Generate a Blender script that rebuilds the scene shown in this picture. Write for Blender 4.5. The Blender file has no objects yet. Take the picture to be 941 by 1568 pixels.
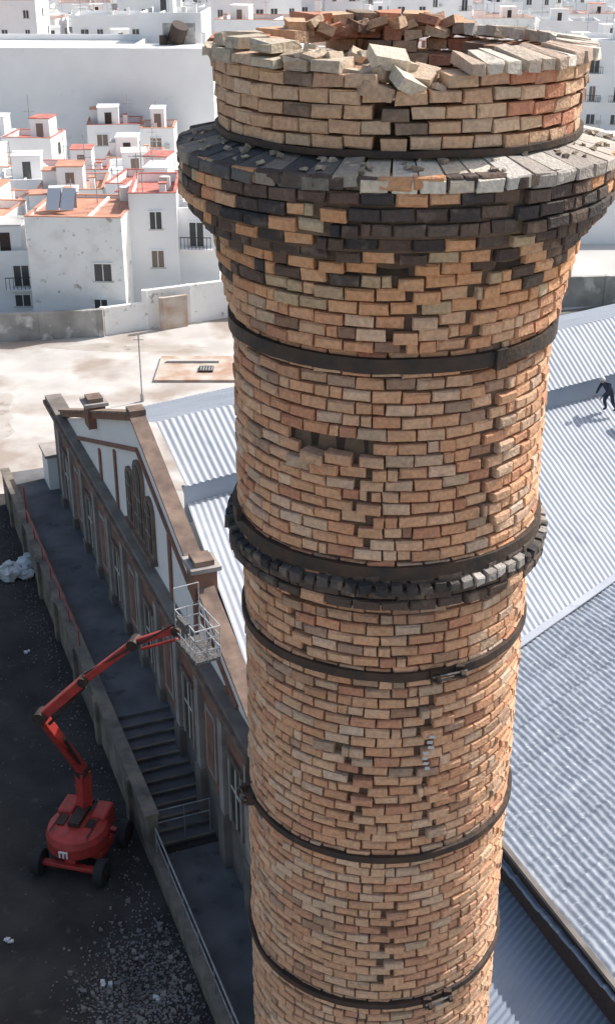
import bpy, math, random
from math import sin, cos, pi, radians, sqrt
from mathutils import Vector, Matrix, noise
random.seed(7)
R = random.random
def U(a,b): return a+(b-a)*R()
scene=bpy.context.scene

# ------------------------------------------------------------ materials
def mat(name, col, rough=0.85, col2=None, scale=3.0, bump=0.0, bscale=20.0, metal=0.0, attr=False, detail=6, lo=0.35, hi=0.65, col3=None, scale3=0.5, lo3=.55, hi3=.7):
    m=bpy.data.materials.new(name); m.use_nodes=True
    nt=m.node_tree; N=nt.nodes; L=nt.links
    b=N['Principled BSDF']; b.inputs['Roughness'].default_value=rough; b.inputs['Metallic'].default_value=metal
    b.inputs['Base Color'].default_value=(*col,1)
    tc=N.new('ShaderNodeTexCoord')
    out=None
    if attr:
        a=N.new('ShaderNodeAttribute'); a.attribute_name='Col'; out=a.outputs['Color']
    def layer(base,c,sc,l,h,mode='MIX',det=6):
        n=N.new('ShaderNodeTexNoise'); n.inputs['Scale'].default_value=sc; n.inputs['Detail'].default_value=det
        L.new(tc.outputs['Object'],n.inputs['Vector'])
        mr=N.new('ShaderNodeMapRange'); mr.inputs['From Min'].default_value=l; mr.inputs['From Max'].default_value=h
        L.new(n.outputs['Fac'],mr.inputs['Value'])
        mx=N.new('ShaderNodeMix'); mx.data_type='RGBA'; mx.blend_type=mode
        L.new(mr.outputs['Result'],mx.inputs['Factor'])
        if base is None: mx.inputs[6].default_value=(*col,1)
        else: L.new(base,mx.inputs[6])
        mx.inputs[7].default_value=(*c,1)
        return mx.outputs[2]
    if col2 is not None: out=layer(out,col2,scale,lo,hi,det=detail)
    if col3 is not None: out=layer(out,col3,scale3,lo3,hi3,det=8)
    if out is not None: L.new(out,b.inputs['Base Color'])
    if bump>0:
        n=N.new('ShaderNodeTexNoise'); n.inputs['Scale'].default_value=bscale; n.inputs['Detail'].default_value=8
        L.new(tc.outputs['Object'],n.inputs['Vector'])
        bp=N.new('ShaderNodeBump'); bp.inputs['Strength'].default_value=bump; bp.inputs['Distance'].default_value=0.02
        L.new(n.outputs['Fac'],bp.inputs['Height']); L.new(bp.outputs['Normal'],b.inputs['Normal'])
    return m

M={}
M['brick']=mat('chimney_brick',(.4,.2,.1),.9,attr=True,bump=.5,bscale=60)
nt=M['brick'].node_tree; N=nt.nodes; L=nt.links
tc=N.new('ShaderNodeTexCoord'); at=[n for n in N if n.type=='ATTRIBUTE'][0]
def mulnoise(src,sc,lo,hi,a,b_,mode='MULTIPLY',colr=None):
    n=N.new('ShaderNodeTexNoise'); n.inputs['Scale'].default_value=sc; n.inputs['Detail'].default_value=7
    L.new(tc.outputs['Object'],n.inputs['Vector'])
    mr=N.new('ShaderNodeMapRange'); mr.inputs['From Min'].default_value=lo; mr.inputs['From Max'].default_value=hi
    mr.inputs['To Min'].default_value=a; mr.inputs['To Max'].default_value=b_
    L.new(n.outputs['Fac'],mr.inputs['Value'])
    mx=N.new('ShaderNodeMix'); mx.data_type='RGBA'; mx.blend_type=mode; mx.clamp_result=False
    if colr is None:
        mx.inputs[0].default_value=1; L.new(src,mx.inputs[6]); L.new(mr.outputs['Result'],mx.inputs[7])
    else:
        L.new(mr.outputs['Result'],mx.inputs[0]); L.new(src,mx.inputs[6]); mx.inputs[7].default_value=(*colr,1)
    return mx.outputs[2]
o=mulnoise(at.outputs['Color'],45,.3,.7,.80,1.16)
o=mulnoise(o,9,.56,.76,0,.35,'MIX',(.60,.47,.36))
o=mulnoise(o,17,.62,.78,0,.45,'MIX',(.12,.09,.075))
o=mulnoise(o,2.2,.50,.75,0,.30,'MIX',(.20,.13,.10))
L.new(o,N['Principled BSDF'].inputs['Base Color'])
M['mortar']=mat('mortar',(.19,.13,.095),.95,(.09,.065,.05),4,.8,40)
M['cavity']=mat('cavity_shade',(.03,.022,.018),1.0,(.05,.036,.03),20)  # near-black colour stands in for the shade inside fallen-brick sockets
M['iron']=mat('iron_strap',(.034,.029,.029),.65,(.075,.045,.032),8,.4,30,metal=.2)
M['iron_l']=mat('iron_bright',(.25,.25,.25),.5,(.08,.06,.05),20,metal=.5)
M['white']=mat('white_wall',(.90,.90,.90),.9,(.85,.85,.86),.35,.12,8,col3=(.70,.69,.67),scale3=.9,lo3=.64,hi3=.85)
M['whiteb']=mat('peeling_wall',(.90,.90,.89),.9,(.80,.78,.76),.8,.3,8,lo=.5,hi=.7,col3=(.45,.42,.39),scale3=1.4,lo3=.62,hi3=.69)
M['cream']=mat('cream_wall',(.76,.73,.67),.9,(.68,.65,.60),.4)
M['pil']=mat('grey_render',(.40,.37,.35),.9,(.27,.25,.24),1.2,.4,9)
M['roofgrey']=mat('roof_terrace',(.62,.62,.62),.9,(.45,.44,.43),.5)
M['roofwhite']=mat('roof_white',(.80,.80,.80),.9,(.70,.69,.68),.4)
M['terra']=mat('roof_terracotta',(.52,.24,.16),.9,(.60,.33,.24),1.2,.4,6)
M['redroof']=mat('roof_redpaint',(.45,.13,.11),.9,(.55,.24,.20),1.0)
M['glass']=mat('window_dark',(.06,.065,.07),.25)
M['glass2']=mat('window_dusty',(.075,.07,.065),.6,(.03,.03,.03),2)
M['shutter']=mat('shutter',(.22,.17,.14),.7)
M['panel']=mat('solar_panel',(.26,.30,.37),.3)
M['steel']=mat('galv_steel',(.45,.46,.47),.45,(.3,.3,.3),5,metal=.4)
M['corr']=mat('corrugated_roof',(.43,.465,.53),.65,(.36,.395,.46),.35,.2,30,col3=(.27,.30,.36),scale3=1.3,lo3=.58,hi3=.8)
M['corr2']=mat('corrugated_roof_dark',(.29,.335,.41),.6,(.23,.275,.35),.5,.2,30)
M['tile']=mat('fibre_tile_roof',(.27,.305,.37),.75,(.19,.22,.275),1.6,.8,6,col3=(.44,.47,.52),scale3=6.5,lo3=.57,hi3=.72)
M['yard']=mat('shaded_asphalt_yard',(.052,.047,.044),.95,(.026,.024,.024),.6,1.0,7,col3=(.10,.09,.08),scale3=2.5,lo3=.60,hi3=.80)
M['conc']=mat('concrete_yard',(.60,.575,.555),.95,(.47,.44,.42),.35,.4,5,col3=(.36,.30,.26),scale3=.2,lo3=.50,hi3=.64)
M['dirt']=mat('dirt_patch',(.40,.36,.32),.95,(.50,.46,.43),.5,.6,3,col3=(.27,.23,.2),scale3=.8)
M['ground']=mat('ground_earth',(.58,.57,.55),.95,(.44,.43,.41),.06,.3,3)
M['grit']=mat('gravel_lane',(.17,.17,.15),.95,(.10,.105,.09),.3,.6,3,col3=(.3,.29,.27),scale3=1.0)
M['cwall']=mat('concrete_wall',(.42,.41,.39),.95,(.26,.25,.24),.6,.4,5,col3=(.6,.59,.57),scale3=.8,lo3=.56,hi3=.66)
M['plaster']=mat('old_plaster',(.25,.22,.20),.95,(.15,.13,.12),.9,.5,10)
M['rbrick']=mat('red_brick_panel',(.31,.155,.11),.95,(.19,.11,.085),1.5,.5,14)
M['coping']=mat('brick_coping',(.27,.19,.15),.95,(.14,.10,.085),1.6,.5,14)
M['slab']=mat('platform_concrete',(.17,.17,.18),.95,(.10,.10,.105),.7,.4,8,col3=(.06,.06,.065),scale3=1.3,lo3=.6,hi3=.75)
M['tanwall']=mat('tan_wall',(.28,.235,.19),.95,(.12,.11,.10),1.2,.6,9)
M['red']=mat('red_paint',(.52,.055,.045),.5,(.38,.04,.035),3,col3=(.2,.07,.05),scale3=5,lo3=.58,hi3=.75)
M['rubber']=mat('tyre_rubber',(.03,.03,.032),.9)
M['bag']=mat('white_bag',(.70,.72,.74),.8,(.50,.53,.57),3,.5,10)
M['cage']=mat('cage_paint',(.52,.53,.54),.6,(.35,.35,.36),6)
M['rub']=mat('rubble_mat',(.22,.215,.21),.95,(.10,.10,.10),.7)
M['skin']=mat('skin',(.45,.26,.18),.6)
M['cloth']=mat('work_cloth',(.04,.05,.08),.9,(.025,.03,.045),6)
M['helmet']=mat('helmet',(.5,.5,.52),.4)
M['rust']=mat('rusty_slab',(.42,.27,.20),.9,(.57,.52,.46),.8)

# ------------------------------------------------------------ mesh helpers
class MB:
    def __init__(s): s.v=[];s.f=[];s.m=[];s.c=[]
    def add(s,vs,fs,mi=0,col=None):
        b=len(s.v); s.v+= [tuple(p) for p in vs]; s.f+=[tuple(i+b for i in f) for f in fs]; s.m+=[mi]*len(fs)
        if col is not None: s.c+= [col]*len(vs)
    def box(s,x0,x1,y0,y1,z0,z1,mi=0,T=None):
        vs=[(x0,y0,z0),(x1,y0,z0),(x1,y1,z0),(x0,y1,z0),(x0,y0,z1),(x1,y0,z1),(x1,y1,z1),(x0,y1,z1)]
        if T: vs=[T(*p) for p in vs]
        s.add(vs,[(0,3,2,1),(4,5,6,7),(0,1,5,4),(1,2,6,5),(2,3,7,6),(3,0,4,7)],mi)
    def tube(s,p,q,r,n=8,mi=0,r2=None):
        p=Vector(p);q=Vector(q);d=(q-p).normalized(); a=d.orthogonal().normalized(); b=d.cross(a)
        r2=r if r2 is None else r2
        vs=[p+(a*cos(2*pi*i/n)+b*sin(2*pi*i/n))*r for i in range(n)]+[q+(a*cos(2*pi*i/n)+b*sin(2*pi*i/n))*r2 for i in range(n)]
        s.add(vs,[(i,(i+1)%n,n+(i+1)%n,n+i) for i in range(n)]+[tuple(range(n))[::-1],tuple(range(n,2*n))],mi)
    def beam(s,p,q,w,h,mi=0,up=(0,0,1)):
        p=Vector(p);q=Vector(q);d=(q-p).normalized(); side=d.cross(Vector(up)).normalized(); u=side.cross(d)
        vs=[]
        for e in (p,q):
            for a,b in ((-1,-1),(1,-1),(1,1),(-1,1)): vs.append(e+side*a*w/2+u*b*h/2)
        s.add(vs,[(0,1,2,3),(7,6,5,4),(0,4,5,1),(1,5,6,2),(2,6,7,3),(3,7,4,0)],mi)
    def obj(s,name,mats,parent=None,smooth=False,bevel=0):
        me=bpy.data.meshes.new(name); me.from_pydata(s.v,[],s.f); me.update()
        for m in mats: me.materials.append(M[m])
        me.polygons.foreach_set('material_index',s.m)
        if s.c:
            ca=me.color_attributes.new('Col','FLOAT_COLOR','POINT')
            fl=[]
            for c in s.c: fl+= [c[0],c[1],c[2],1]
            ca.data.foreach_set('color',fl)
        if smooth: me.polygons.foreach_set('use_smooth',[True]*len(me.polygons))
        ob=bpy.data.objects.new(name,me); scene.collection.objects.link(ob)
        if parent: ob.parent=parent
        if bevel:
            bm=ob.modifiers.new('bev','BEVEL'); bm.width=bevel; bm.segments=2; bm.limit_method='ANGLE'
        return ob
def empty(name):
    e=bpy.data.objects.new(name,None); scene.collection.objects.link(e); return e

# ------------------------------------------------------------ CHIMNEY
CX,CY,H=0.45,6.43,29.0
chim=empty('brick_chimney')
def prof(h):
    pts=[(.53,.93),(.97,.888),(.971,.86),(1.04,.86),(1.05,1.10),(1.30,1.10),(1.301,1.065),(1.37,1.06),(1.371,1.015),(1.43,1.01),(1.431,.965),(1.50,.945),(1.90,.868),(1.93,.842),(3.0,.852),(3.11,.85),(3.12,.905),(3.25,.905),(3.251,.823),(7.5,.830),(29,1.15)]
    for (a,ra),(b,rb) in zip(pts,pts[1:]):
        if h<=b: return ra+(rb-ra)*(h-a)/(b-a) if h>=a else ra
    return 1.15
def cyl(a,r,z): # a=0 faces -Y, positive towards +X
    return Vector((CX+r*sin(a),CY-r*cos(a),z))
def brick(mb,a0,a1,r0,r1,z0,z1,col,tilt=0,jr=.003,slope=0,ch=.006):
    j=lambda: U(-jr,jr)
    c=ch
    vs=[]
    for (r,ia,iz) in ((r0,0,0),(r1-c,0,0),(r1,c,c)):
        zz=-slope*(r-r0)/(r1-r0)
        for (aa,z,sa,sz) in ((a0,z0,1,1),(a1,z0,-1,1),(a1,z1,-1,-1),(a0,z1,1,-1)):
            t=tilt*(aa-a0)*r1
            vs.append(cyl(aa+sa*ia/r1+j()/r1,r+j(),z+zz+sz*iz+t+j()))
    fs=[(3,2,1,0),(8,9,10,11)]
    for k in (0,4):
        for i in range(4): fs.append((k+i,k+(i+1)%4,k+4+(i+1)%4,k+4+i))
    mb.add(vs,fs,0,col)
def mixc(a,b,t): return tuple(a[i]*(1-t)+b[i]*t for i in range(3))
PAL=[((.66,.370,.220),7),((.62,.320,.185),5),((.68,.42,.270),4),((.55,.26,.16),1.6),((.69,.47,.33),1.5),((.55,.39,.28),1.0),((.40,.25,.18),.5)]
def pick():
    t=U(0,sum(w for _,w in PAL))
    for c,w in PAL:
        t-=w
        if t<=0: break
    k=U(.90,1.08); return tuple(x*k for x in c)
def bcol(a,h):
    c=pick(); 
    n1=noise.noise(Vector((a*1.6,h*2.2,3.1))); n2=noise.noise(Vector((a*4,h*6,9)))
    if h<.97:
        c=mixc(c,(.56,.43,.30),.45)
        if a>0.45 and R()<.30: c=mixc(c,(.50,.17,.10),.7)
        if R()<.10: c=mixc(c,(.10,.08,.07),.75)
    elif h<1.72:
        p=.70+.6*n1+.4*n2-max(0,(h-1.36))*1.7 - (.25 if a>.9 else 0)
        if R()<p: c=mixc(c,(.040,.038,.042),U(.82,1))
        elif R()<.15: c=mixc(c,(.45,.40,.27),.6)
        else: c=mixc(c,(.66,.33,.15),.45)
    elif h<2.0:
        if R()<.06+.25*n1: c=mixc(c,(.12,.09,.08),.65)
    elif 3.1<h<3.26:
        if R()<.85: c=mixc(c,(.04,.038,.04),.92)
    else:
        if R()<.02+.12*max(0,n1+n2): c=mixc(c,(.17,.12,.095),.55)
        if R()<.05: c=mixc(c,(.60,.50,.41),.5)
        g=max(0,min(1,(h-3.4)/3)); c=mixc(c,(.54,.39,.28),.30*g)
        if abs(h-3.32)<.09 or abs(h-3.83)<.05 or abs(h-2.06)<.05:
            c=mixc(c,(.22,.15,.12),U(0,.5))
    return c
holes=[(-37,2.41),(-13.5,2.41),(-24,2.41),(28,1.48),(0,1.44),(-9,.80),(-9,.87),(-9,.94),(-18,1.0)]
protr=[(-33,2.47),(-28,2.47),(-23,2.475),(-19,2.47),(-28,2.41),(-6,2.98),(-2,3.02),(-26,4.22),(-18,4.32),(-19,2.40),(-27,2.54),(-21,2.54),(-33,2.54),(-32,2.40)]
cracks=[[(-9,.7),(-8,.97)],[(24,1.06),(26,1.3),(20,1.62),(23,1.92)],[(-13,2.34),(-12,2.62),(-12,2.8),(-7,2.98)],[(-1,1.38),(1,1.62),(-4,1.88)],
 [(-24,1.08),(-20,1.34),(-26,1.55)],[(2,5.30),(2,5.98)],[(14,3.85),(13,4.4),(17,4.9)],[(-20,4.2),(-13,4.36),(-9,4.8)],[(37,2.1),(33,2.5),(36,2.95)],[(-42,3.35),(-37,3.65)],[(-38,2.33),(-36,2.5)]]
def crackd(a,h):
    best=9
    for pl in cracks:
        for (a0,h0),(a1,h1) in zip(pl,pl[1:]):
            if abs(h1-h0)>.05:
                if min(h0,h1)<=h<=max(h0,h1):
                    t=(h-h0)/(h1-h0); d=a-(a0+(a1-a0)*t)
                    if abs(d)<abs(best): best=d
    return best
wall=MB()
CH=.066
def course_top(adeg):
    a=((adeg+180)%360)-180
    if -95<=a<-14: return 0
    if -14<=a<13: return 1
    if 13<=a<150: return 0
    if a<-150: return random.choice([-1,0,0,1])
    return random.choice([0,1])
h=.640; k=0; H0=h
cav=MB()
while h<28.9:
    hc=h+CH/2
    if .97<hc<1.05: h+=CH; k+=1; continue
    r=prof(hc)
    vis = h<8.2
    n=max(8,round(2*pi*r/.148))
    off=(k%2)*.5+U(-.08,.08)
    for i in range(n):
        a0=(i+off)/n*2*pi; a1=a0+2*pi/n
        gap=.009/r
        am=(a0+a1)/2; ad=math.degrees(am); adn=((ad+180)%360)-180
        ci=round((h-H0)/CH)
        if hc<.97 and ci<course_top(ad): continue
        wob=.013*noise.noise(Vector((am*1.3,h*1.5,0)))+.004*noise.noise(Vector((am*6,h*6,5))) if vis else 0
        s1=noise.noise(Vector((sin(am)*1.5,cos(am)*1.5,h*1.1)))*.010 if vis else 0
        rj=r+U(-.005,.006)+s1
        rj+=.03*math.exp(-((adn+25)/13)**2-((hc-2.53)/.11)**2)
        col=bcol(adn*pi/180,hc)
        wd=math.degrees(a1-a0)
        g0=g1=gap/2
        if vis:
            cd=crackd(adn,hc)
            if abs(cd)<wd*.75:
                if cd>0: g0+=U(.014,.028)/r; rj+=.010
                else: g1+=U(.008,.018)/r; rj-=.005
                wob+=-.008 if cd>0 else .004
        if hc<.97:
            brick(wall,a0+g0,a1-g1,r-.15,rj,H-h-CH+.011+wob,H-h+wob,col,jr=.005)
            continue
        hole=any(abs(adn-x)<4.6 and abs(hc-y)<.033 for x,y in holes)
        pr=any(abs(adn-x)<4 and abs(hc-y)<.034 for x,y in protr)
        if hole:   # fallen brick: shallow near-black plate, the socket's shade painted in its colour
            ps=[cyl(a0,r-.0325,H-h-CH-.002),cyl(a1,r-.0325,H-h-CH-.002),cyl(a1,r-.0325,H-h+.008),cyl(a0,r-.0325,H-h+.008)]
            cav.add(ps,[(0,1,2,3)]); continue
        if pr: rj+=U(.015,.035)
        if R()<.03 and vis: rj-=U(.006,.014)
        dh=CH-.0095 - (U(0,.004) if vis else 0)
        tl=U(-.015,.015) if vis else 0
        if pr: tl=U(-.12,.12)
        if R()<.14 and vis and not pr:
            q=a0+(a1-a0)*U(.35,.65)
            brick(wall,a0+g0,q-gap*.4,r-.12,rj,H-h-dh+wob,H-h+wob,col)
            brick(wall,q+gap*.4,a1-g1,r-.12,rj+U(-.006,.004),H-h-dh+wob,H-h+wob,bcol(adn*pi/180,hc))
        else:
            brick(wall,a0+g0,a1-g1,r-.12,rj,H-h-dh+wob,H-h+wob,col,tilt=tl, jr=.0035 if vis else .001, ch=U(.004,.011))
    h+=CH; k+=1
HT=H-H0
cav.obj('cavities',['cavity'],chim)
for ci in range(5):
    hh=H0+ci*CH; n=30; off=(ci%2)*.5
    for i in range(n):
        a0=(i+off)/n*2*pi;a1=a0+2*pi/n; ad=math.degrees((a0+a1)/2)
        if ci<course_top(ad)+(1 if R()<.3 else 0): continue
        brick(wall,a0+.007,a1-.007,.62+U(0,.02),.765,H-hh-CH+.011,H-hh,mixc(bcol(1,.8),(.3,.2,.14),.3),jr=.006)
for (aa,ab,top) in ((184,200,.53),(163,176,.55),(205,216,.57)):
    hh=H0
    while hh>top:
        hh-=CH
        a=radians(aa)+U(0,.05)
        while a<radians(ab):
            w=.15/.85
            brick(wall,a,a+w-.014,.70,.90+U(-.02,.02),H-hh-CH+.01,H-hh,bcol(1,.8),jr=.008); a+=w
a=radians(14)
while a<radians(150):
    w=U(.085,.105)/.93
    c=random.choice([(.70,.65,.59),(.62,.56,.49),(.74,.70,.64),(.52,.43,.35),(.46,.35,.28)])
    brick(wall,a,a+w-.016,.73+U(-.03,.03),.945+U(-.014,.02),HT+.032,HT+.082+U(-.006,.008),c,tilt=U(-.08,.08),slope=U(.025,.04),jr=.006); a+=w
a=radians(-94)
while a<radians(-38):
    w=U(.12,.17)/.93
    c=random.choice([(.50,.42,.33),(.56,.48,.38),(.42,.35,.28),(.56,.40,.29)])
    brick(wall,a,a+w-.018,.70+U(-.04,.04),.945+U(-.02,.02),HT+.006,HT+.058+U(-.008,.008),c,tilt=U(-.05,.05),slope=U(-.005,.02),jr=.009); a+=w
for (d0,d1,r0_) in ((-74,-65,.72),(-63,-55,.76),(-50,-42,.74)):
    brick(wall,radians(d0),radians(d1),r0_,.925,HT+.064,HT+.112,(.50,.43,.34),tilt=U(-.08,.08),jr=.01)
a=radians(-37)
while a<radians(-17):
    w=U(.14,.16)/.93
    if R()<.6: brick(wall,a,a+w-.018,.74,.93+U(-.02,.02),HT+.004,HT+.05,random.choice([(.55,.46,.36),(.52,.41,.31)]),tilt=U(-.05,.05),jr=.01)
    a+=w
a=radians(155)
while a<radians(262):
    w=U(.13,.18)/.93
    if R()<.7:
        brick(wall,a,a+w-.02,.68+U(-.05,.05),.93+U(-.03,.03),HT+.004,HT+.055+U(-.01,.015),bcol(1,.8),tilt=U(-.12,.12),jr=.012)
    a+=w
a=-pi; 
while a<pi-.08:
    w=U(.12,.14)/1.10
    ad=math.degrees(a)
    if ad<-24: c=random.choice([(.14,.13,.125),(.20,.18,.16),(.10,.095,.10),(.30,.26,.22)])
    elif ad<16: c=random.choice([(.76,.70,.61),(.70,.61,.50),(.72,.63,.52),(.55,.48,.40)])
    else: c=random.choice([(.52,.49,.45),(.36,.33,.31),(.64,.61,.57),(.22,.21,.21)])
    lift=.0; tl=U(-.04,.04)
    if -24<ad<-16: lift=.015; tl=.10; c=(.34,.30,.26)
    if -12<ad<-8.5: a+=w*.35; 
    if 9<ad<12: a+=w*.3
    brick(wall,a,a+w-.012,.84,1.105+U(-.012,.012),H-1.04+lift,H-.985+lift+U(-.004,.006),c,tilt=tl,slope=.06,jr=.004)
    a+=w
a=-pi
while a<pi-.03:
    w=U(.072,.085)/.905
    ad=math.degrees(a)
    c=random.choice([(.05,.048,.05),(.035,.034,.036),(.09,.08,.075)]) if (ad<5 or R()<.4) else random.choice([(.50,.47,.44),(.34,.31,.29)])
    brick(wall,a,a+w-.020,.80,.918+U(-.010,.010),H-3.155,H-3.105+U(-.008,.008),c,slope=.015,jr=.005,tilt=U(-.1,.1)); a+=w
brickwork=wall.obj('brickwork',['brick'],chim)
lb=MB()
def loose(x,y,z,rx,ry,rz,c,s=(.25,.12,.055)):
    T=Matrix.Translation((x,y,z))@Matrix.Rotation(rz,4,'Z')@Matrix.Rotation(ry,4,'Y')@Matrix.Rotation(rx,4,'X')
    vs=[];
    for sz in (-1,1):
        for sx,sy in ((-1,-1),(1,-1),(1,1),(-1,1)):
            vs.append(T@Vector((sx*s[0]/2+U(-.008,.008),sy*s[1]/2+U(-.008,.008),sz*s[2]/2+U(-.006,.006))))
    lb.add(vs,[(0,3,2,1),(4,5,6,7),(0,1,5,4),(1,2,6,5),(2,3,7,6),(3,0,4,7)],0,c)
loose(.345,5.62,H-.585,.40,.20,.3,(.66,.57,.47),(.16,.10,.06))
loose(.43,5.56,H-.675,.35,.4,.5,(.64,.55,.45),(.14,.10,.055))
loose(.27,5.64,H-.645,.3,-.35,-.4,(.52,.41,.31),(.14,.11,.055))
loose(.29,5.58,H-.705,.1,.25,.2,(.50,.35,.25),(.15,.11,.055))
loose(.50,5.68,H-.665,.1,-.2,1.2,(.56,.43,.32),(.17,.11,.055))
loose(.18,5.66,H-.655,.0,.15,.1,(.56,.45,.35),(.17,.11,.055))
loose(.40,5.70,H-.62,.1,.3,.2,(.56,.48,.38),(.14,.11,.055))
loose(.33,5.68,H-.655,.05,.1,.9,(.50,.38,.28),(.17,.11,.055))
for i in range(34):
    a=U(-1.5,.35); r=U(.68,.9)
    p=cyl(a,r,HT+(.07 if a<-.65 else .055) - (.11 if a>-.2 else 0))
    loose(p.x,p.y,p.z,U(-.4,.4),U(-.4,.4),U(0,3),mixc((.5,.38,.28),(.6,.52,.42),R()),(U(.04,.09),U(.04,.07),U(.025,.04)))
for i in range(26):
    a=U(2.5,4.1); r=U(.66,.88); p=cyl(a,r,HT+.05)
    loose(p.x,p.y,p.z+U(0,.04),U(-.4,.4),U(-.4,.4),U(0,3),bcol(1,.8),(U(.08,.16),U(.07,.11),U(.04,.055)))
for i in range(60):
    a=U(-1.6,1.6); p=cyl(a,U(.90,1.05),0); rr=sqrt((p.x-CX)**2+(p.y-CY)**2); z=H-.985-.06*(rr-.84)/.26+.008
    s_=U(.01,.03); loose(p.x,p.y,z,U(-.4,.4),U(-.4,.4),U(0,3),mixc((.3,.25,.2),(.6,.52,.42),R()),(s_*1.5,s_,s_*.7))
lb.obj('loose_bricks',['brick'],chim,bevel=.004)
core=MB(); NS=144
hs=[.66,.97,.971,1.045,1.05,1.30,1.301,1.37,1.371,1.43,1.431,1.5,1.9,1.93,3.0,3.115,3.121,3.25,3.252,5,7.5,12,18,24,29]
rows=[]
for hh in hs:
    rr=prof(hh)-.034
    if hh<.98: rr=.80
    rows.append([cyl(2*pi*i/NS,rr,H-hh-(.11 if hh<.67 else 0)) for i in range(NS)])
inner=[[cyl(2*pi*i/NS,.635,H-.77) for i in range(NS)],[cyl(2*pi*i/NS,.635,H-6) for i in range(NS)]]
allr=[inner[1],inner[0]]+rows
vs=[p for r_ in allr for p in r_]; fs=[]
for k2 in range(len(allr)-1):
    for i in range(NS):
        j2=(i+1)%NS; fs.append((k2*NS+i,k2*NS+j2,(k2+1)*NS+j2,(k2+1)*NS+i)[::-1])
fs.append(tuple(range(NS)))
core.add(vs,fs); core.obj('mortar_core',['mortar'],chim)
st=MB()
def strap(h0,h1,r,th=.010,wv=.006):
    n=120; vs=[]
    for i in range(n):
        a=2*pi*i/n; w=wv*noise.noise(Vector((sin(a)*3,cos(a)*3,h0*5))); rr=r+.006*noise.noise(Vector((sin(a)*4,cos(a)*4,h0*9)))
        w2=w+.004*noise.noise(Vector((sin(a)*9,cos(a)*9,h0)))
        vs+= [cyl(a,rr-.03,H-h1+w2),cyl(a,rr+th,H-h1+w2),cyl(a,rr+th,H-h0+w),cyl(a,rr-.03,H-h0+w)]
    fs=[]
    for i in range(n):
        j=(i+1)%n
        for q in range(4): fs.append((i*4+q,j*4+q,j*4+(q+1)%4,i*4+(q+1)%4))
    st.add(vs,fs)
strap(.955,.983,.900); strap(1.915,1.988,.866); strap(3.025,3.10,.866)
strap(3.69,3.743,.834); strap(4.955,4.998,.838); strap(6.125,6.166,.842)
hh=7.4
while hh<28: strap(hh,hh+.048,prof(hh)+.012); hh+=1.22
def turnbuckle(adeg,h,r,L=.14):
    a=radians(adeg); p=cyl(a-L/2/r,r+.04,H-h); q=cyl(a+L/2/r,r+.04,H-h)
    for e,s_ in ((p,-1),(q,1)):
        d=(q-p).normalized()
        st.tube(e-d*.012,e+d*.012,.025,6,0)
    for dz in (-.014,.014): st.tube(p+Vector((0,0,dz))-(q-p)*.2,q+Vector((0,0,dz))+(q-p)*.2,.007,6,1)
    for e in (p,q):
        c=e-Vector((sin(a),-cos(a),0))*.03
        st.beam(c-Vector((0,0,.038)),c+Vector((0,0,.038)),.028,.05,0,up=(1,0,0))
turnbuckle(21,3.72,.842); turnbuckle(25,6.15,.85); turnbuckle(-74,4.98,.85,.1)
for (ad,hx,w,hgt) in ((33,1.955,.07,.10),(-71,3.0,.05,.08)):
    a=radians(ad); st.beam(cyl(a,.880,H-hx-hgt/2),cyl(a,.880,H-hx+hgt/2),w,.03,0,up=(sin(a),-cos(a),0))
st.obj('iron_straps',['iron','iron_l'],chim)
sm=MB()
for i in range(7):
    a=radians(15+U(-1.2,1.2)); hz=4.12+i*.035
    c=cyl(a,.849,H-hz); 
    sm.add([c+Vector((U(-.02,-.01),0,-.012)),c+Vector((U(.01,.025),0,-.012)),c+Vector((U(.01,.02),-.004,.012)),c+Vector((U(-.02,-.01),-.004,.012))],[(0,1,2,3)])
sm.obj('paint_flakes',['bag'],chim)

# ------------------------------------------------------------ FACTORY
O=Vector((-5.2,39,0)); A=Vector((-.365,.931,0)); Nn=Vector((.931,.365,0))
def F(s,n,z): return O+A*s+Nn*n+Vector((0,0,z))
fac=empty('factory_building')
fb=MB()
fb.box(-31,21,0,.45,0,6.6,0,F)
s=-30.5; idx=0
while s<20.5:
    fb.box(s-.22,s+.22,-.20,-.001,0.02,6.45,6,F)
    fb.box(s-.30,s+.30,-.24,-.001,6.05,6.25,2,F)
    fb.box(s-.32,s+.32,-.26,-.001,0.02,2.3,0,F)
    if s<18:
        fb.box(s+.34,s+2.26,-.07,-.002,2.4,5.85,1,F)
        if idx%2==0:
            fb.box(s+.8,s+1.8,-.10,-.003,2.55,4.9,4,F)
            fb.box(s+.66,s+.8,-.16,-.003,2.5,5.05,6,F); fb.box(s+1.8,s+1.94,-.16,-.003,2.5,5.05,6,F); fb.box(s+.6,s+2.0,-.18,-.004,5.05,5.25,2,F)
            fb.box(s+1.27,s+1.33,-.13,-.004,2.55,4.9,5,F); fb.box(s+.8,s+1.8,-.125,-.004,3.9,3.97,5,F)
        else:
            fb.box(s+.75,s+1.85,-.12,-.003,2.8,5.4,6,F)
            fb.box(s+.95,s+1.65,-.14,-.003,3.0,5.2,1,F)
    s+=2.6; idx+=1
fb.box(-31,21,-.22,.0,6.45,6.6,2,F)
fb.box(-31,21,-.42,.5,6.6,6.78,2,F)
fb.box(-31,21,-.30,.5,6.78,7.0,0,F)
fb.box(21,22.6,-.5,.8,0,3.6,3,F); fb.box(20.9,22.7,-.6,.9,3.6,3.75,6,F)
def prism(mb,pts,n0,n1,m_):
    k=len(pts); vs=[F(a,n0,z) for a,z in pts]+[F(a,n1,z) for a,z in pts]
    mb.add(vs,[tuple(range(k)),tuple(range(k,2*k))[::-1]]+[(i,k+i,k+(i+1)%k,(i+1)%k) for i in range(k)],m_)
PK=12.35
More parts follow.
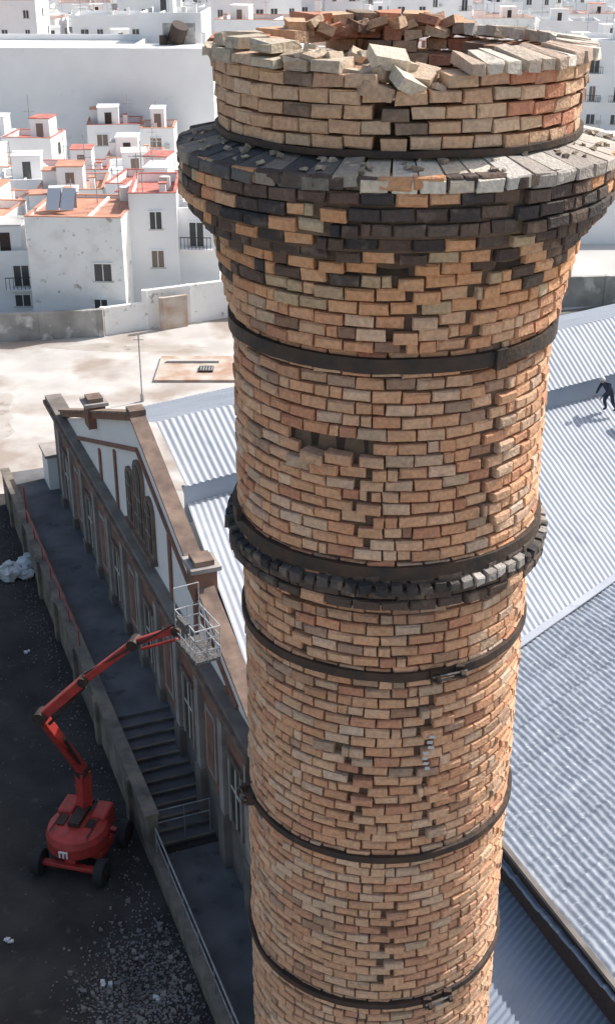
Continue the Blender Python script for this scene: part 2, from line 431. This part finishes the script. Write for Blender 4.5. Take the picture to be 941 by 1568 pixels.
prism(fb,[(-11,7.0),(3,PK),(17.5,7.0)],.1,.4,3)
def rake(mb,p,q,w,n0,n1,m_):
    (a,z),(b,y)=p,q; d=Vector((b-a,y-z)).normalized(); nx,nz=-d.y,d.x
    if nz<0: nx,nz=-nx,-nz
    prism(mb,[(a,z),(b,y),(b+nx*w,y+nz*w),(a+nx*w,z+nz*w)],n0,n1,m_)
for p,q in (((-11.6,6.9),(3,PK-.05)),((18.1,6.9),(3,PK-.05))):
    rake(fb,p,q,.24,-.10,.34,1); rake(fb,(p[0],p[1]+.26),(q[0],q[1]+.26),.10,-.18,.40,2)
    sg=1 if p[0]<q[0] else -1
    rake(fb,(p[0]+sg*3.4,p[1]+.1),(q[0],q[1]-1.25),.16,.0,.098,1)
for c,w,zt in ((3,.50,10.0),(1.55,.36,9.3),(4.45,.36,9.3)):
    k=8; 
    def arch(w,zb,zt): return [(c-w,zb),(c+w,zb)]+[(c+w*cos(pi*i/k),zt+w*sin(pi*i/k)) for i in range(k+1)]
    prism(fb,arch(w+.2,7.5,zt),-.02,.097,2)
    prism(fb,arch(w,7.7,zt),-.05,.095,4)
    fb.box(c-.03,c+.03,-.07,.09,7.7,zt+w-.02,6,F)
    for zz in (8.4,9.2): fb.box(c-w,c+w,-.065,.088,zz,zz+.05,6,F)
    fb.box(c-w-.3,c+w+.3,-.16,.09,7.34,7.5,2,F)
for sx in (-7.2,-4.0,-1.0,7.0,10.0):
    hz=PK-abs(sx-3)*.382
    fb.box(sx-.14,sx+.14,.02,.096,7.0,hz-1.3,1,F)
for sx in (-4.7,10.7):
    z0=9.2
    fb.box(sx-.42,sx+.42,-.24,.52,z0,z0+1.0,1,F)
    fb.box(sx-.54,sx+.54,-.36,.64,z0+1.0,z0+1.14,6,F)
    fb.box(sx-.36,sx+.36,-.18,.46,z0+1.14,z0+1.32,2,F)
fb.box(2.7,3.3,-.18,.42,PK+.2,PK+.42,2,F)
fb.obj('facade',['plaster','rbrick','coping','white','glass2','cream','pil'],fac)
def patch(name,p00,p10,p01,p11,nu,nv,fn,m_):
    p00,p10,p01,p11=map(Vector,(p00,p10,p01,p11)); vs=[]
    LU=((p10-p00).length+(p11-p01).length)/2; LV=((p01-p00).length+(p11-p10).length)/2
    for j in range(nv+1):
        for i in range(nu+1):
            u=i/nu;v=j/nv
            p=(p00*(1-u)+p10*u)*(1-v)+(p01*(1-u)+p11*u)*v
            p.z+=fn(u*LU,v*LV); vs.append(p)
    fs=[(j*(nu+1)+i,j*(nu+1)+i+1,(j+1)*(nu+1)+i+1,(j+1)*(nu+1)+i) for j in range(nv) for i in range(nu)]
    mb=MB(); mb.add(vs,fs); return mb.obj(name,[m_],fac,smooth=True)
def corr(per,amp,step=3.0):
    def f(u,v): return amp*sin(2*pi*u/per) - .05*((v%step)/step) + .05*noise.noise(Vector((u*.3,v*.3,0)))
    return f
patch('roof_monitor',(-5.5,42.0,12.15),(30,65.4,12.15),(-4.3,39.9,10.6),(31,63.3,10.6),1100,5,corr(.27,.028),'corr')
patch('roof_rear_slope',(30,65.4,12.14),(-5.5,42.0,12.14),(24,80,6.2),(-11,56.8,6.4),960,5,corr(.27,.022),'corr')
patch('roof_main',(-4.6,41.1,10.0),(29,63.2,10.0),(-.2,27.0,6.6),(31.0,61.3,6.6),1100,24,corr(.27,.028,3.4),'corr')
mb=MB()
mb.add([(-4.4,40.05,10.5),(31,63.4,10.5),(31,63.4,9.0),(-4.4,40.05,9.0)],[(0,1,2,3)]); mb.obj('monitor_riser',['corr2'],fac)
def tilef(u,v):
    return .024*sin(2*pi*u/.26) + .020*(abs((((v+.06*sin(2*pi*u/1.3))/.45)%1)-.5)*2)**1.5 - .04*((v%1.5)/1.5) + .07*noise.noise(Vector((u*.4,v*.4,3)))+.016*noise.noise(Vector((u*3,v*3,1)))
patch('roof_tiled',(2.6,30.3,6.7),(24,53.7,6.7),(9.6,13.2,7.4),(36,34,8.4),760,300,tilef,'tile')
patch('roof_lower',(-.2,27.2,5.4),(7.0,8.9,5.4),(4.2,32.0,6.2),(11.2,13.8,6.2),560,8,corr(.2,.02),'corr2')
mb=MB(); mb.beam((3.1,29.9,7.22),(9.7,13.3,7.26),.14,.10,0); mb.beam((3.1,29.9,6.7),(9.7,13.3,6.7),.1,1.0,1); mb.obj('eave_gutter',['plaster','iron'],fac)
mb=MB()
mb.beam((2.4,30.3,6.80),(24,53.9,6.80),.3,.05,0); mb.obj('valley_flashing',['corr'],fac)
pl=MB()
PN=-2.15
pl.box(0,24,PN,0,0,1.8,0,F)
for i in range(12): pl.box(-.5*(i+1),-.5*i,PN,0,0,1.8-.15*(i+.999),0,F); pl.box(-.5*(i+1)-.04,-.5*(i+1)+.05,PN,0,1.8-.15*(i+1)-.04,1.8-.15*(i+1)+.012,1,F)
pl.box(-30,-6,PN,0,0,.12,0,F)
pl.box(-6.2,24,PN-.35,PN,0,2.0,1,F)
pl.box(-30,-6.2,PN-.32,PN,0,.7,1,F)
pl.box(-6.2,24,PN-.42,PN+.05,2.0,2.1,1,F)
for s_ in (-4,1,5,9,13,17,21): pl.box(s_,s_+.5,PN-.5,PN-.35,0,2.0,1,F)
pl.obj('loading_platform',['slab','tanwall'])
rl=MB()
s_=-6.4
while s_>-29:
    rl.tube(F(s_,PN-.15,.7),F(s_,PN-.15,1.7),.03,6); s_-=1.6
rl.tube(F(-6.4,PN-.15,1.7),F(-29,PN-.15,1.7),.03,6); rl.tube(F(-6.4,PN-.15,1.25),F(-29,PN-.15,1.25),.02,6)
for dz in (0,.5): rl.tube(F(-5.6,PN+.1,1.2+dz),F(-5.6,-.2,1.2+dz),.025,6)
for nn in (PN+.1,-1.1,-.2): rl.tube(F(-5.6,nn,.2),F(-5.6,nn,1.72),.025,6)
rl.obj('stair_railing',['steel'])
rf=MB()
for i in range(7): rf.tube(F(5+i*2,PN-.2,2.1),F(5+i*2,PN-.2,2.8),.025,6)
rf.tube(F(5,PN-.2,2.78),F(17.2,PN-.2,2.78),.03,6)
rf.tube(F(17,PN-.2,2.1),F(17,PN-.2,4.0),.04,6)
rf.obj('red_barrier_fence',['red'])

# ------------------------------------------------------------ BOOM LIFT
bl=empty('boom_lift')
b=MB()
BX,BY=-7.6,32.75
def rotT(ang,ox=BX,oy=BY):
    c,s=cos(ang),sin(ang)
    return lambda x,y,z:(ox+c*x-s*y,oy+s*x+c*y,z)
T=rotT(radians(-14))
b.box(-.95,.95,-.5,.5,.45,.80,0,T)
for sy in (-1.0,1.0): b.box(-1.0,1.0,sy-.12,sy+.12,.38,.56,0,T)
b.box(-.2,.2,-1.0,1.0,.42,.7,0,T)
b.obj('chassis',['red'],bl,bevel=.05)
b=MB()
for sx in (-1.12,1.12):
    for sy in (-1.0,1.0):
        p=Vector(T(sx-.17,sy,.45)); q=Vector(T(sx+.17,sy,.45)); b.tube(p,q,.45,20,0)
        d=(q-p).normalized(); b.tube(p-d*.02,q+d*.02,.2,12,1)
b.obj('wheels',['rubber','iron'],bl,bevel=.04)
b=MB(); k=40
prof_=[(0.0,.84),(.88,.84),(1.02,.95),(1.04,1.35),(.96,1.56),(.72,1.66),(0.0,1.68)]
vs=[];fs=[]
for (r_,z_) in prof_:
    for i in range(k):
        a_=2*pi*i/k; x=r_*1.0*cos(a_); y=r_*1.05*sin(a_)
        if y>.55: y=.55+(y-.55)*.3
        vs.append(Vector(T(x,y-.2,z_)))
for j in range(len(prof_)-1):
    for i in range(k): fs.append((j*k+i,j*k+(i+1)%k,(j+1)*k+(i+1)%k,(j+1)*k+i))
b.add(vs,fs); b.obj('turntable_counterweight',['red'],bl)
b=MB()
b.box(-.85,-.3,.1,1.0,.95,1.78,0,T); b.box(.3,.85,.1,1.0,.95,1.74,0,T)
b.obj('engine_covers',['red'],bl,bevel=.08)
b=MB(); b.box(-.2,.2,-.5,.9,1.685,1.85,0,T); b.box(-.28,.28,.3,.98,.85,1.3,0,T); b.box(-.6,-.35,-.5,.0,1.683,1.72,0,T); b.box(.35,.6,-.4,.0,1.683,1.72,0,T)
for x_ in (-.7,.62): b.box(x_,x_+.06,-.9,.9,1.686,1.70,0,T)
b.obj('machinery',['iron'],bl,bevel=.01)
b=MB(); 
for dx in (-.20,-.07,.06): b.box(dx,dx+.05,-1.33,-1.29,1.05,1.25,0,T)
b.box(-.20,.11,-1.33,-1.29,1.25,1.30,0,T)
b.obj('decal',['white'],bl)
J0=(BX+.1,BY+.5,1.75); J1=(-7.45,33.3,3.2); J2=(-8.1,31.3,6.8); J3=(-6.7,31.35,8.1); J4=(-5.1,31.2,9.5); J5=(-3.75,30.75,10.25)
b=MB()
b.beam(J0,J1,.40,.40); b.beam(J1,J2,.26,.34); b.beam((J1[0]+.1,J1[1]+.2,J1[2]-.3),(J2[0]+.1,J2[1]+.2,J2[2]-.35),.16,.18)
b.beam(J2,J3,.26,.30); b.beam(J3,J4,.20,.24); b.beam(J4,J5,.16,.2)
b.beam((-4.9,31.15,9.3),(-3.75,30.75,9.9),.09,.09)
b.obj('boom_arms',['red'],bl,bevel=.03)
b=MB()
for j_,r_ in ((J1,.2),(J2,.22),(J3,.16),(J4,.18),(J5,.14)): b.tube((j_[0]-.05,j_[1]-.22,j_[2]),(j_[0]+.05,j_[1]+.22,j_[2]),r_,12)
b.tube(J1,(J2[0]+.5,J2[1]+.5,J2[2]-1.2),.07,8); b.tube((J2[0]+.2,J2[1],J2[2]-.3),(J3[0],J3[1],J3[2]-.25),.05,8)
b.tube((J3[0],J3[1],J3[2]+.2),(J5[0],J5[1],J5[2]+.2),.03,6)
b.obj('joints_and_rams',['iron'],bl)
b=MB()
bc=Vector((-3.12,30.2,9.85)); 
def bk(x,y,z): c,s=cos(.5),sin(.5); return bc+Vector((c*x-s*y,s*x+c*y,z))
b.box(-.38,.38,-.7,.7,0,.08,1,bk); 
for z in (.4,.78,1.1):
    c4=[bk(-.38,-.7,z),bk(.38,-.7,z),bk(.38,.7,z),bk(-.38,.7,z)]
    for i in range(4): b.tube(c4[i],c4[(i+1)%4],.020,6)
for x in (-.38,0,.38):
    for y in (-.7,-.35,0,.35,.7):
        if abs(x)>.3 or abs(y)>.68: b.tube(bk(x,y,.05),bk(x,y,1.1),.016,6)
b.box(-.50,-.34,-.3,.3,.85,1.15,1,bk)
for x,y in ((-.38,.7),(.38,.7)): b.tube(bk(x,y,1.1),bk(x,y,1.8),.016,6)
b.tube(bk(-.38,.7,1.8),bk(.38,.7,1.8),.016,6)
b.obj('basket_cage',['cage','iron_l'],bl)

# ------------------------------------------------------------ GROUND
def sheet(name,pts,m_,z):
    mb=MB(); mb.add([(x,y,z) for x,y in pts],[tuple(range(len(pts)))]); return mb.obj(name,[m_])
sheet('ground',[(-1500,-600),(1500,-600),(1500,2400),(-1500,2400)],'ground',0)
sheet('shaded_asphalt_yard',[(-70,-30),(40,-30),(40,10),(-13,62.6),(-14.5,62.9),(-17,61.9),(-19,62.3),(-24,61.5),(-70,60)],'yard',.004)  # dark asphalt whose far edge also paints in the building's shadow boundary
sheet('concrete_yard',[(-70,60.2),(-24,61.3),(-17,61.7),(-13,62.2),(40,62),(60,100),(0,96),(-15,92),(-22.5,88),(-60,86)],'conc',.008)
def blob(name,cx,cy,rx,ry,m_,z,n=80):
    def w(i,o): 
        t=2*pi*i/n; return 1+.55*noise.noise(Vector((cos(t)*1.6+cx,sin(t)*1.6,cy+o)))+.25*noise.noise(Vector((cos(t)*6+cx,sin(t)*6,cy+o)))
    sheet(name,[(cx+rx*cos(2*pi*i/n)*w(i,0),cy+ry*sin(2*pi*i/n)*w(i,5)) for i in range(n)],m_,z)
blob('dirt_ground',-21.5,70,3.2,9,'dirt',.012); blob('dirt_ground',-13,86.8,5,.9,'dirt',.012); blob('dirt_ground',-12.5,67,1.6,2.2,'dirt',.016)
sheet('gravel_lane',[(14,82),(60,84),(60,96),(40,97),(28,99),(14,94)],'grit',.012)
ru=MB()
def stone(x,y,s,mi_=0):
    vs=[(x+sx*s*U(.3,1),y+sy*s*U(.3,1),.005 if sz<0 else s*U(.5,1.2)+.015) for sz in (-1,1) for sx,sy in ((-1,-1),(1,-1),(1,1),(-1,1))]
    ru.add(vs,[(0,3,2,1),(4,5,6,7),(0,1,5,4),(1,2,6,5),(2,3,7,6),(3,0,4,7)],mi_)
for i in range(2800):
    x=random.gauss(-4.9,1.0); y=random.gauss(26.5,1.6); stone(x,y,U(.015,.055)*(2.2 if R()<.05 else 1),0 if R()<.6 else 1)
for i in range(1000):
    s_=U(-28,22); n_=-2.75-abs(random.gauss(0,.7)); p=F(s_,n_,0); stone(p.x,p.y,U(.015,.05),0 if R()<.5 else 1)
for i in range(500):
    stone(U(-17,-4),U(25,58),U(.015,.04),0 if R()<.3 else 1)
ru.obj('rubble_pile',['rub','plaster'])
for (x,y,s_) in ((-14.3,52.2,.55),(-13.55,53.1,.5),(-13.5,52.3,.35)):
    mb=MB(); k=14; vs=[];fs=[]
    for j in range(8):
        z=j/7
        for i in range(k):
            a_=2*pi*i/k; rr=s_*(.75+.35*sin(pi*min(1,z*1.1)))*(1+.5*noise.noise(Vector((cos(a_)*2+x,sin(a_)*2,z*3)))) * (1 if z<.85 else .55)
            vs.append((x+rr*cos(a_),y+rr*sin(a_),.01+z*s_*1.5+ .2*noise.noise(Vector((cos(a_)*3,sin(a_)*3+x,z)))*z))
    for j in range(7):
        for i in range(k): fs.append((j*k+i,j*k+(i+1)%k,(j+1)*k+(i+1)%k,(j+1)*k+i))
    fs.append(tuple(range(7*k,8*k))); mb.add(vs,fs); mb.obj('rubble_sack',['bag'])
for (x,y) in ((-12.1,45.6),(-9.3,28.9),(-6.0,27.2),(-4.4,26.6)):
    ru=MB(); 
    for q in range(5): stone(x+U(-.12,.12),y+U(-.08,.08),U(.05,.10))
    ru.obj('plastic_litter',['bag'])
mb=MB(); mb.box(-10.4,-4,79.5,84.5,.01,.18,0); mb.box(-7.5,-6.5,81.0,82.1,.18,.30,1)
for i in range(5): mb.box(-7.4+i*.19,-7.3+i*.19,81.05,82.05,.30,.34,2)
mb.box(-9.9,-6.2,83.0,83.3,.18,.34,3); mb.obj('concrete_slab_hatch',['rust','iron','steel','conc'])
mb=MB(); mb.tube((-10.75,75.9,0),(-10.75,75.9,4.6),.05,6); mb.tube((-10.75,75.9,0),(-10.75,75.9,.5),.12,8); mb.tube((-11.1,75.9,4.2),(-10.4,75.9,4.2),.03,6); mb.obj('antenna_pole',['steel'])
def wallseg(name,p,q,h,th,m_,pil=4):
    mb=MB(); mb.beam((p[0],p[1],h/2),(q[0],q[1],h/2),th,h); mb.beam((p[0],p[1],h+.05),(q[0],q[1],h+.05),th+.12,.1)
    d=Vector((q[0]-p[0],q[1]-p[1],0)); n=int(d.length/pil)
    for i in range(n+1):
        c=Vector((p[0],p[1],0))+d*i/max(1,n); mb.box(c.x-.2,c.x+.2,c.y-th/2-.1,c.y+th/2+.1,0,h+.12)
    mb.obj(name,[m_])
wallseg('concrete_wall',(-45,84.5),(-15.4,89.6),2.0,.3,'cwall')
wallseg('concrete_wall',(-15.3,90.0),(-12.4,91.4),2.0,.3,'whiteb',5)
wallseg('concrete_wall',(-12.3,91.5),(-6,94.5),2.9,.3,'whiteb',3)
wallseg('concrete_wall',(-6,94.6),(60,101),2.4,.3,'cwall',6)
wallseg('concrete_wall',(-11.0,91.2),(-9.2,92.1),2.4,.2,'rust',3)

# ------------------------------------------------------------ TOWN
WM=['white','roofgrey','glass','shutter','steel','terra','redroof','roofwhite','panel','whiteb','cream','iron']
def house(x,y,w,d,h,rot=0,roof='grey',wall='white',fl=None,hut=True,ant=1,win=True,par=.7,wp=.75,name='white_house'):
    mb=MB(); T=rotT(rot,x,y); wm=WM.index(wall)
    mb.box(-w/2,w/2,-d/2,d/2,0,h,wm,T)
    rm={'grey':1,'white':7,'terra':5,'red':6}[roof]
    t=.2
    mb.box(-w/2+t,w/2-t,-d/2+t,d/2-t,h,h+.05,rm,T)
    for (a,b_,c,e) in ((-w/2,w/2,-d/2,-d/2+t),(-w/2,w/2,d/2-t,d/2),(-w/2,-w/2+t,-d/2+t,d/2-t),(w/2-t,w/2,-d/2+t,d/2-t)):
        mb.box(a,b_,c,e,h,h+par,wm,T)
        if roof in('terra','red'): mb.box(a-.04,b_+.04,c-.04,e+.04,h+par,h+par+.07,rm,T)
    fl=fl or max(1,int(h/3)); fh=h/fl
    if win:
        for f in range(fl):
            nx=max(1,int(w/2.9))
            for i in range(nx):
                if R()>wp: continue
                cx=-w/2+(i+.5)*w/nx+U(-.2,.2); door=R()<.3 and f>0 and wp>.3
                ww=U(.4,.65); z0=f*fh+(.3 if door else 1.0); z1=f*fh+min(fh-.4,2.3)
                mb.box(cx-ww,cx+ww,-d/2-.03,-d/2+.01,z0,z1,2 if R()<.8 else 3,T)
                for (a,b_) in ((cx-ww-.1,cx-ww),(cx+ww,cx+ww+.1),(cx-.03,cx+.03)): mb.box(a,b_,-d/2-.09,-d/2+.01,z0,z1,wm,T)
                mb.box(cx-ww-.15,cx+ww+.15,-d/2-.16,-d/2+.01,z0-.1,z0,1,T); mb.box(cx-ww-.12,cx+ww+.12,-d/2-.14,-d/2+.01,z1,z1+.09,wm,T)
                if R()<.25: mb.box(cx+ww+.3,cx+ww+.9,-d/2-.32,-d/2+.01,z0,z0+.5,1,T)
                if door:
                    mb.box(cx-1.2,cx+1.2,-d/2-.8,-d/2-.01,z0-.2,z0-.1,wm,T)
                    for q in range(9): xx=cx-1.15+q*.2875; mb.box(xx-.02,xx+.02,-d/2-.78,-d/2-.74,z0-.1,z0+.8,11,T)
                    mb.box(cx-1.2,cx+1.2,-d/2-.8,-d/2-.72,z0+.8,z0+.85,11,T)
            ny=max(1,int(d/3.4))
            for i in range(ny):
                for sd in (-1,1):
                    if R()>wp*.8: continue
                    cy=-d/2+(i+.5)*d/ny; X0=sd*w/2
                    mb.box(min(X0,X0+sd*.03),max(X0,X0+sd*.03),cy-.5,cy+.5,f*fh+1,f*fh+2.3,2,T)
                    mb.box(min(X0,X0+sd*.12),max(X0,X0+sd*.12),cy-.62,cy+.62,f*fh+.9,f*fh+.998,1,T)
    if hut:
        hw=min(w*.4,U(2,3.4)); hx=U(-w/2+hw/2+.3,w/2-hw/2-.3); hd=min(d*.5,3); hy=U(-d/4,d/2-hd/2-.3)
        mb.box(hx-hw/2,hx+hw/2,hy-hd/2,hy+hd/2,h+.05,h+2.5,wm,T); 
        mb.box(hx-hw/2-.1,hx+hw/2+.1,hy-hd/2-.1,hy+hd/2+.1,h+2.5,h+2.6,rm if R()<.5 else wm,T)
        mb.box(hx-.4,hx+.4,hy-hd/2-.03,hy-hd/2+.01,h+.1,h+2.0,random.choice([2,3,11]),T)
    for i in range(ant):
        ax,ay=U(-w/2+.5,w/2-.5),U(-d/2+.5,d/2-.5); p=Vector(T(ax,ay,h)); mb.tube(p,p+Vector((0,0,U(3,5))),.045,4,4)
        p2=p+Vector((0,0,2.9)); mb.tube(p2-Vector((.6,0,0)),p2+Vector((.6,0,0)),.03,4,4)
        for q in (-.5,-.2,.1,.4): mb.tube(p2+Vector((q,-.3,0)),p2+Vector((q,.3,0)),.02,4,4)
    for i in range(random.choice([0,1,1,2])):
        ax,ay=U(-w/2+.8,w/2-.8),U(-d/2+.8,d/2-.8); p=Vector(T(ax,ay,h)); mb.tube(p,p+Vector((0,0,U(.8,1.3))),U(.3,.5),10,random.choice([1,7,4]))
    if w>5: 
        xx=U(-w/4,w/4); mb.box(xx-.1,xx+.1,-d/2+t,d/2-t,h+.05,h+par*.8,wm,T)
        if R()<.5:
            yy=U(-d/4,d/4); lw=U(1.2,2.2); sx=-w/2+t+.02
            mb.box(sx,sx+lw,yy,yy+1.8,h+.05,h+1.9,wm,T); mb.box(sx-.02,sx+lw+.15,yy-.15,yy+1.95,h+1.9,h+2.0,random.choice([1,5,6,4]),T)
    cx_,cy_=U(-w/2+.6,w/2-.6),U(-d/2+.6,d/2-.6); mb.box(cx_-.25,cx_+.25,cy_-.25,cy_+.25,h+.05,h+1.3,wm,T); mb.box(cx_-.32,cx_+.32,cy_-.32,cy_+.32,h+1.3,h+1.4,rm,T)
    return mb.obj(name,WM), T
house(-17,95.6,7.2,8,8.2,radians(-4),'terra','whiteb',3,hut=False,ant=2,wp=.08,par=.25)
mb=MB(); 
for i in range(2): 
    x=-19.6+i*1.1; mb.add([(x,93.4,8.6),(x+1,93.4,8.6),(x+1,95.0,9.9),(x,95.0,9.9)],[(0,1,2,3)],0); mb.add([(x,95.02,9.88),(x+1,95.02,9.88),(x+1,95.02,8.4),(x,95.02,8.4)],[(0,1,2,3)],1)
mb.obj('solar_panel',['panel','steel'])
house(-11.9,98.5,3.6,8,8.9,radians(3),'red','white',3,hut=False,ant=2,wp=.8)
house(-8.4,100,3.6,9,7.6,radians(-3),'white','white',3,hut=True,ant=1)
house(-24,97.5,6,7,4.6,radians(5),'grey','white',2,hut=True)
house(-30.5,98,6,7,3.6,radians(-4),'red','white',1,hut=True)
house(-28.5,106,7,8,5.2,radians(-6),'terra','white',2)
house(-21,107,6,6,4.8,radians(8),'grey','white',2)
house(-13.5,109,5,6,6.6,radians(-5),'red','white',2)
house(-30,116,7,8,4.0,radians(-5),'terra','white',1)
house(-22,119,6,8,5.0,radians(4),'terra','white',2)
house(-15,118,6,7,5.6,radians(-8),'red','white',2)
house(-27,126,7,6,4.4,radians(7),'white','white',2)
house(-25,135,8,6,3.6,radians(4),'red','white',1)
house(-17,129,6,8,4.6,radians(9),'white','white',2)
house(-36,128,8,8,4.4,radians(4),'grey','white',1)
house(-34,137,6,6,3.6,radians(-8),'terra','white',1)
house(-23,154,6.4,6,5.3,radians(6),'red','white',2,hut=True)
house(-31.2,146.5,5.6,6,5.0,radians(-6),'red','white',2)
house(-17.6,152,4,6,5.2,radians(2),'terra','white',2)
house(-37.5,150,5.5,6,4.6,radians(-2),'white','white',2)
house(-19,141,6,6,3.8,radians(3),'terra','white',1)
house(-27,167,32,18,13,radians(-2),'white','white',1,hut=False,win=False,ant=0,par=.8,name='white_hall')
house(-17.5,178,8,10,16,radians(-3),'grey','white',3,wp=.25,name='white_tower_house')
mb=MB(); mb.tube((-17.0,170.4,13.5),(-16.2,169.6,15.4),1.1,14,0); mb.box(-18.6,-14.4,170.6,170.85,11.0,15.6,1)
mb.tube((-18.5,169.8,13.05),(-18.5,169.8,14.2),.5,10,0); mb.obj('roof_water_tank',['iron','cwall'])
house(-52,176,14,12,13,radians(3),'grey','white',3)
house(45,190,11,12,11.5,radians(-10),'white','white',3,wp=.95,ant=2,name='apartment_block')
house(60,205,14,12,12,radians(8),'white','white',4,wp=.95,name='apartment_block')
house(42,150,9,8,4,radians(4),'grey','white',1)
occ=[(-27,165,18),(-17.5,176,7),(45,190,9),(60,205,10),(-52,176,10)]
y=184
while y<520:
    x=-.34*y-10
    while x<.34*y+10:
        w=U(7,13); d=U(8,12); xx=x+w/2; yy=y+U(-2.5,2.5)
        if all(abs(xx-ox)>rr*.5+w/2+1 or abs(yy-oy)>rr*.6+d/2 for ox,oy,rr in occ):
            tall=R()<.22; hh=U(4.5,9) if not tall else U(10,15)
            if y>330: hh*=1.15
            house(xx,yy,w,d,hh,radians(U(-12,12)),random.choice(['white','grey','white','grey','terra','red','terra']),random.choice(['white']*7+['cream','whiteb']),None,hut=R()<.75,ant=random.choice([0,1,2]) if y<330 else 1,wp=.85,
                  name='apartment_block' if tall else 'white_house')
        x+=w+U(.2,2.5)
    y+=U(14,18)
for (x,y,w,d,hh) in ((30,122,9,8,3.6),(55,160,12,10,5),(33,140,8,8,4),(70,170,12,10,6),(48,128,9,8,4),(-50,110,10,9,5),(-42,100,8,8,5),(-60,130,12,10,6),(-46,140,9,9,5)):
    house(x,y,w,d,hh,radians(U(-8,8)),'grey','white')

# ------------------------------------------------------------ WORKER ON THE ROOF
def skin_fig(name,pts,edges,m_,parent=None,sub=2):
    me=bpy.data.meshes.new(name); me.from_pydata([p[:3] for p in pts],edges,[]); me.update()
    ob=bpy.data.objects.new(name,me); scene.collection.objects.link(ob); me.materials.append(M[m_])
    md=ob.modifiers.new('skin','SKIN'); md.use_smooth_shade=True
    for i,p in enumerate(pts): me.skin_vertices[0].data[i].radius=(p[3],p[3])
    me.skin_vertices[0].data[0].use_root=True
    ob.modifiers.new('sub','SUBSURF').levels=sub; ob.modifiers['sub'].render_levels=sub
    if parent: ob.parent=parent
    return ob
wk=empty('construction_worker'); wk.location=(13.0,50.25,9.36); wk.rotation_euler=(0,0,radians(-60))
body=[(0,0,.92,.17),(0,-.12,1.10,.17),(0,-.30,1.26,.20),(0,-.42,1.36,.08),
 (-.20,-.30,1.30,.09),(-.26,-.42,1.05,.065),(-.20,-.60,.86,.045),
 (.20,-.30,1.30,.09),(.28,-.44,1.04,.065),(.20,-.62,.84,.045),
 (-.11,.02,.84,.12),(-.15,-.14,.48,.09),(-.16,.02,.10,.06),(-.16,-.14,.05,.055),
 (.11,.02,.84,.12),(.17,.05,.46,.09),(.18,.28,.09,.06),(.18,.14,.05,.055)]
skin_fig('clothed_body',body,[(0,1),(1,2),(2,3),(2,4),(4,5),(5,6),(2,7),(7,8),(8,9),(0,10),(10,11),(11,12),(12,13),(0,14),(14,15),(15,16),(16,17)],'cloth',wk)
skin_fig('head',[(0,-.44,1.38,.05),(0,-.49,1.45,.085),(0,-.53,1.54,.09),(0,-.60,1.47,.03)],[(0,1),(1,2),(1,3)],'skin',wk)
mb=MB(); k=12; vs=[];fs=[]
for j in range(5):
    t=j/4*pi/2
    for i in range(k): vs.append((.125*cos(t)*cos(2*pi*i/k),-.52+.14*cos(t)*sin(2*pi*i/k),1.53+.13*sin(t)))
for j in range(4):
    for i in range(k): fs.append((j*k+i,j*k+(i+1)%k,(j+1)*k+(i+1)%k,(j+1)*k+i))
mb.add(vs,fs); mb.obj('helmet',['helmet'],wk,smooth=True)
for sx in (-1,1):
    px,py,pz=(.20*sx,-.61,.84)
    pts=[(px,py,pz,.028),(px,py-.05,pz-.05,.03)]; ed=[(0,1)]
    for f in range(4):
        i0=len(pts); fx=px+(f-1.5)*.02; ln=(.05,.062,.057,.045)[f]
        pts+= [(fx,py-.08,pz-.08,.010),(fx,py-.09-ln*.4,pz-.08-ln*.6,.009),(fx,py-.08-ln*.3,pz-.08-ln*1.2,.008)]
        ed+= [(1,i0),(i0,i0+1),(i0+1,i0+2)]
    i0=len(pts); pts+=[(px-sx*.04,py-.07,pz-.05,.010),(px-sx*.05,py-.10,pz-.08,.009)]; ed+=[(0,i0),(i0,i0+1)]
    skin_fig('hand',pts,ed,'skin',wk,1)
mb=MB(); mb.beam((13.5,49.7,9.5),(13.9,49.2,9.35),.3,.25); mb.beam((13.55,49.75,9.65),(13.85,49.25,9.55),.05,.04); mb.obj('tool_box',['iron'])

# ------------------------------------------------------------ LIGHT / CAMERA
az,el=radians(58),radians(43)
D=Vector((sin(az)*cos(el),cos(az)*cos(el),sin(el)))
sl=bpy.data.lights.new('sun','SUN'); sl.energy=5.0; sl.angle=radians(.5); sl.color=(1,.96,.9)
so=bpy.data.objects.new('sun',sl); so.rotation_euler=(-D).to_track_quat('-Z','Y').to_euler(); scene.collection.objects.link(so)
w=bpy.data.worlds.new('World'); scene.world=w; w.use_nodes=True
sk=w.node_tree.nodes.new('ShaderNodeTexSky'); sk.sky_type='NISHITA'; sk.sun_disc=False; sk.sun_elevation=el; sk.sun_rotation=az
sk.dust_density=4.5; sk.air_density=1.5; sk.ozone_density=1.2
bg=w.node_tree.nodes['Background']; bg.inputs[1].default_value=.15; w.node_tree.links.new(sk.outputs[0],bg.inputs[0])
cam=bpy.data.cameras.new('camera'); co=bpy.data.objects.new('camera',cam); scene.collection.objects.link(co); scene.camera=co
co.location=(0,0,29); co.rotation_euler=(radians(90-26),0,0)
cam.sensor_fit='VERTICAL'; cam.sensor_height=36; cam.lens=43.62; cam.clip_end=5000; cam.clip_start=.1
scene.view_settings.view_transform='Standard'; scene.view_settings.look='None'; scene.view_settings.exposure=0
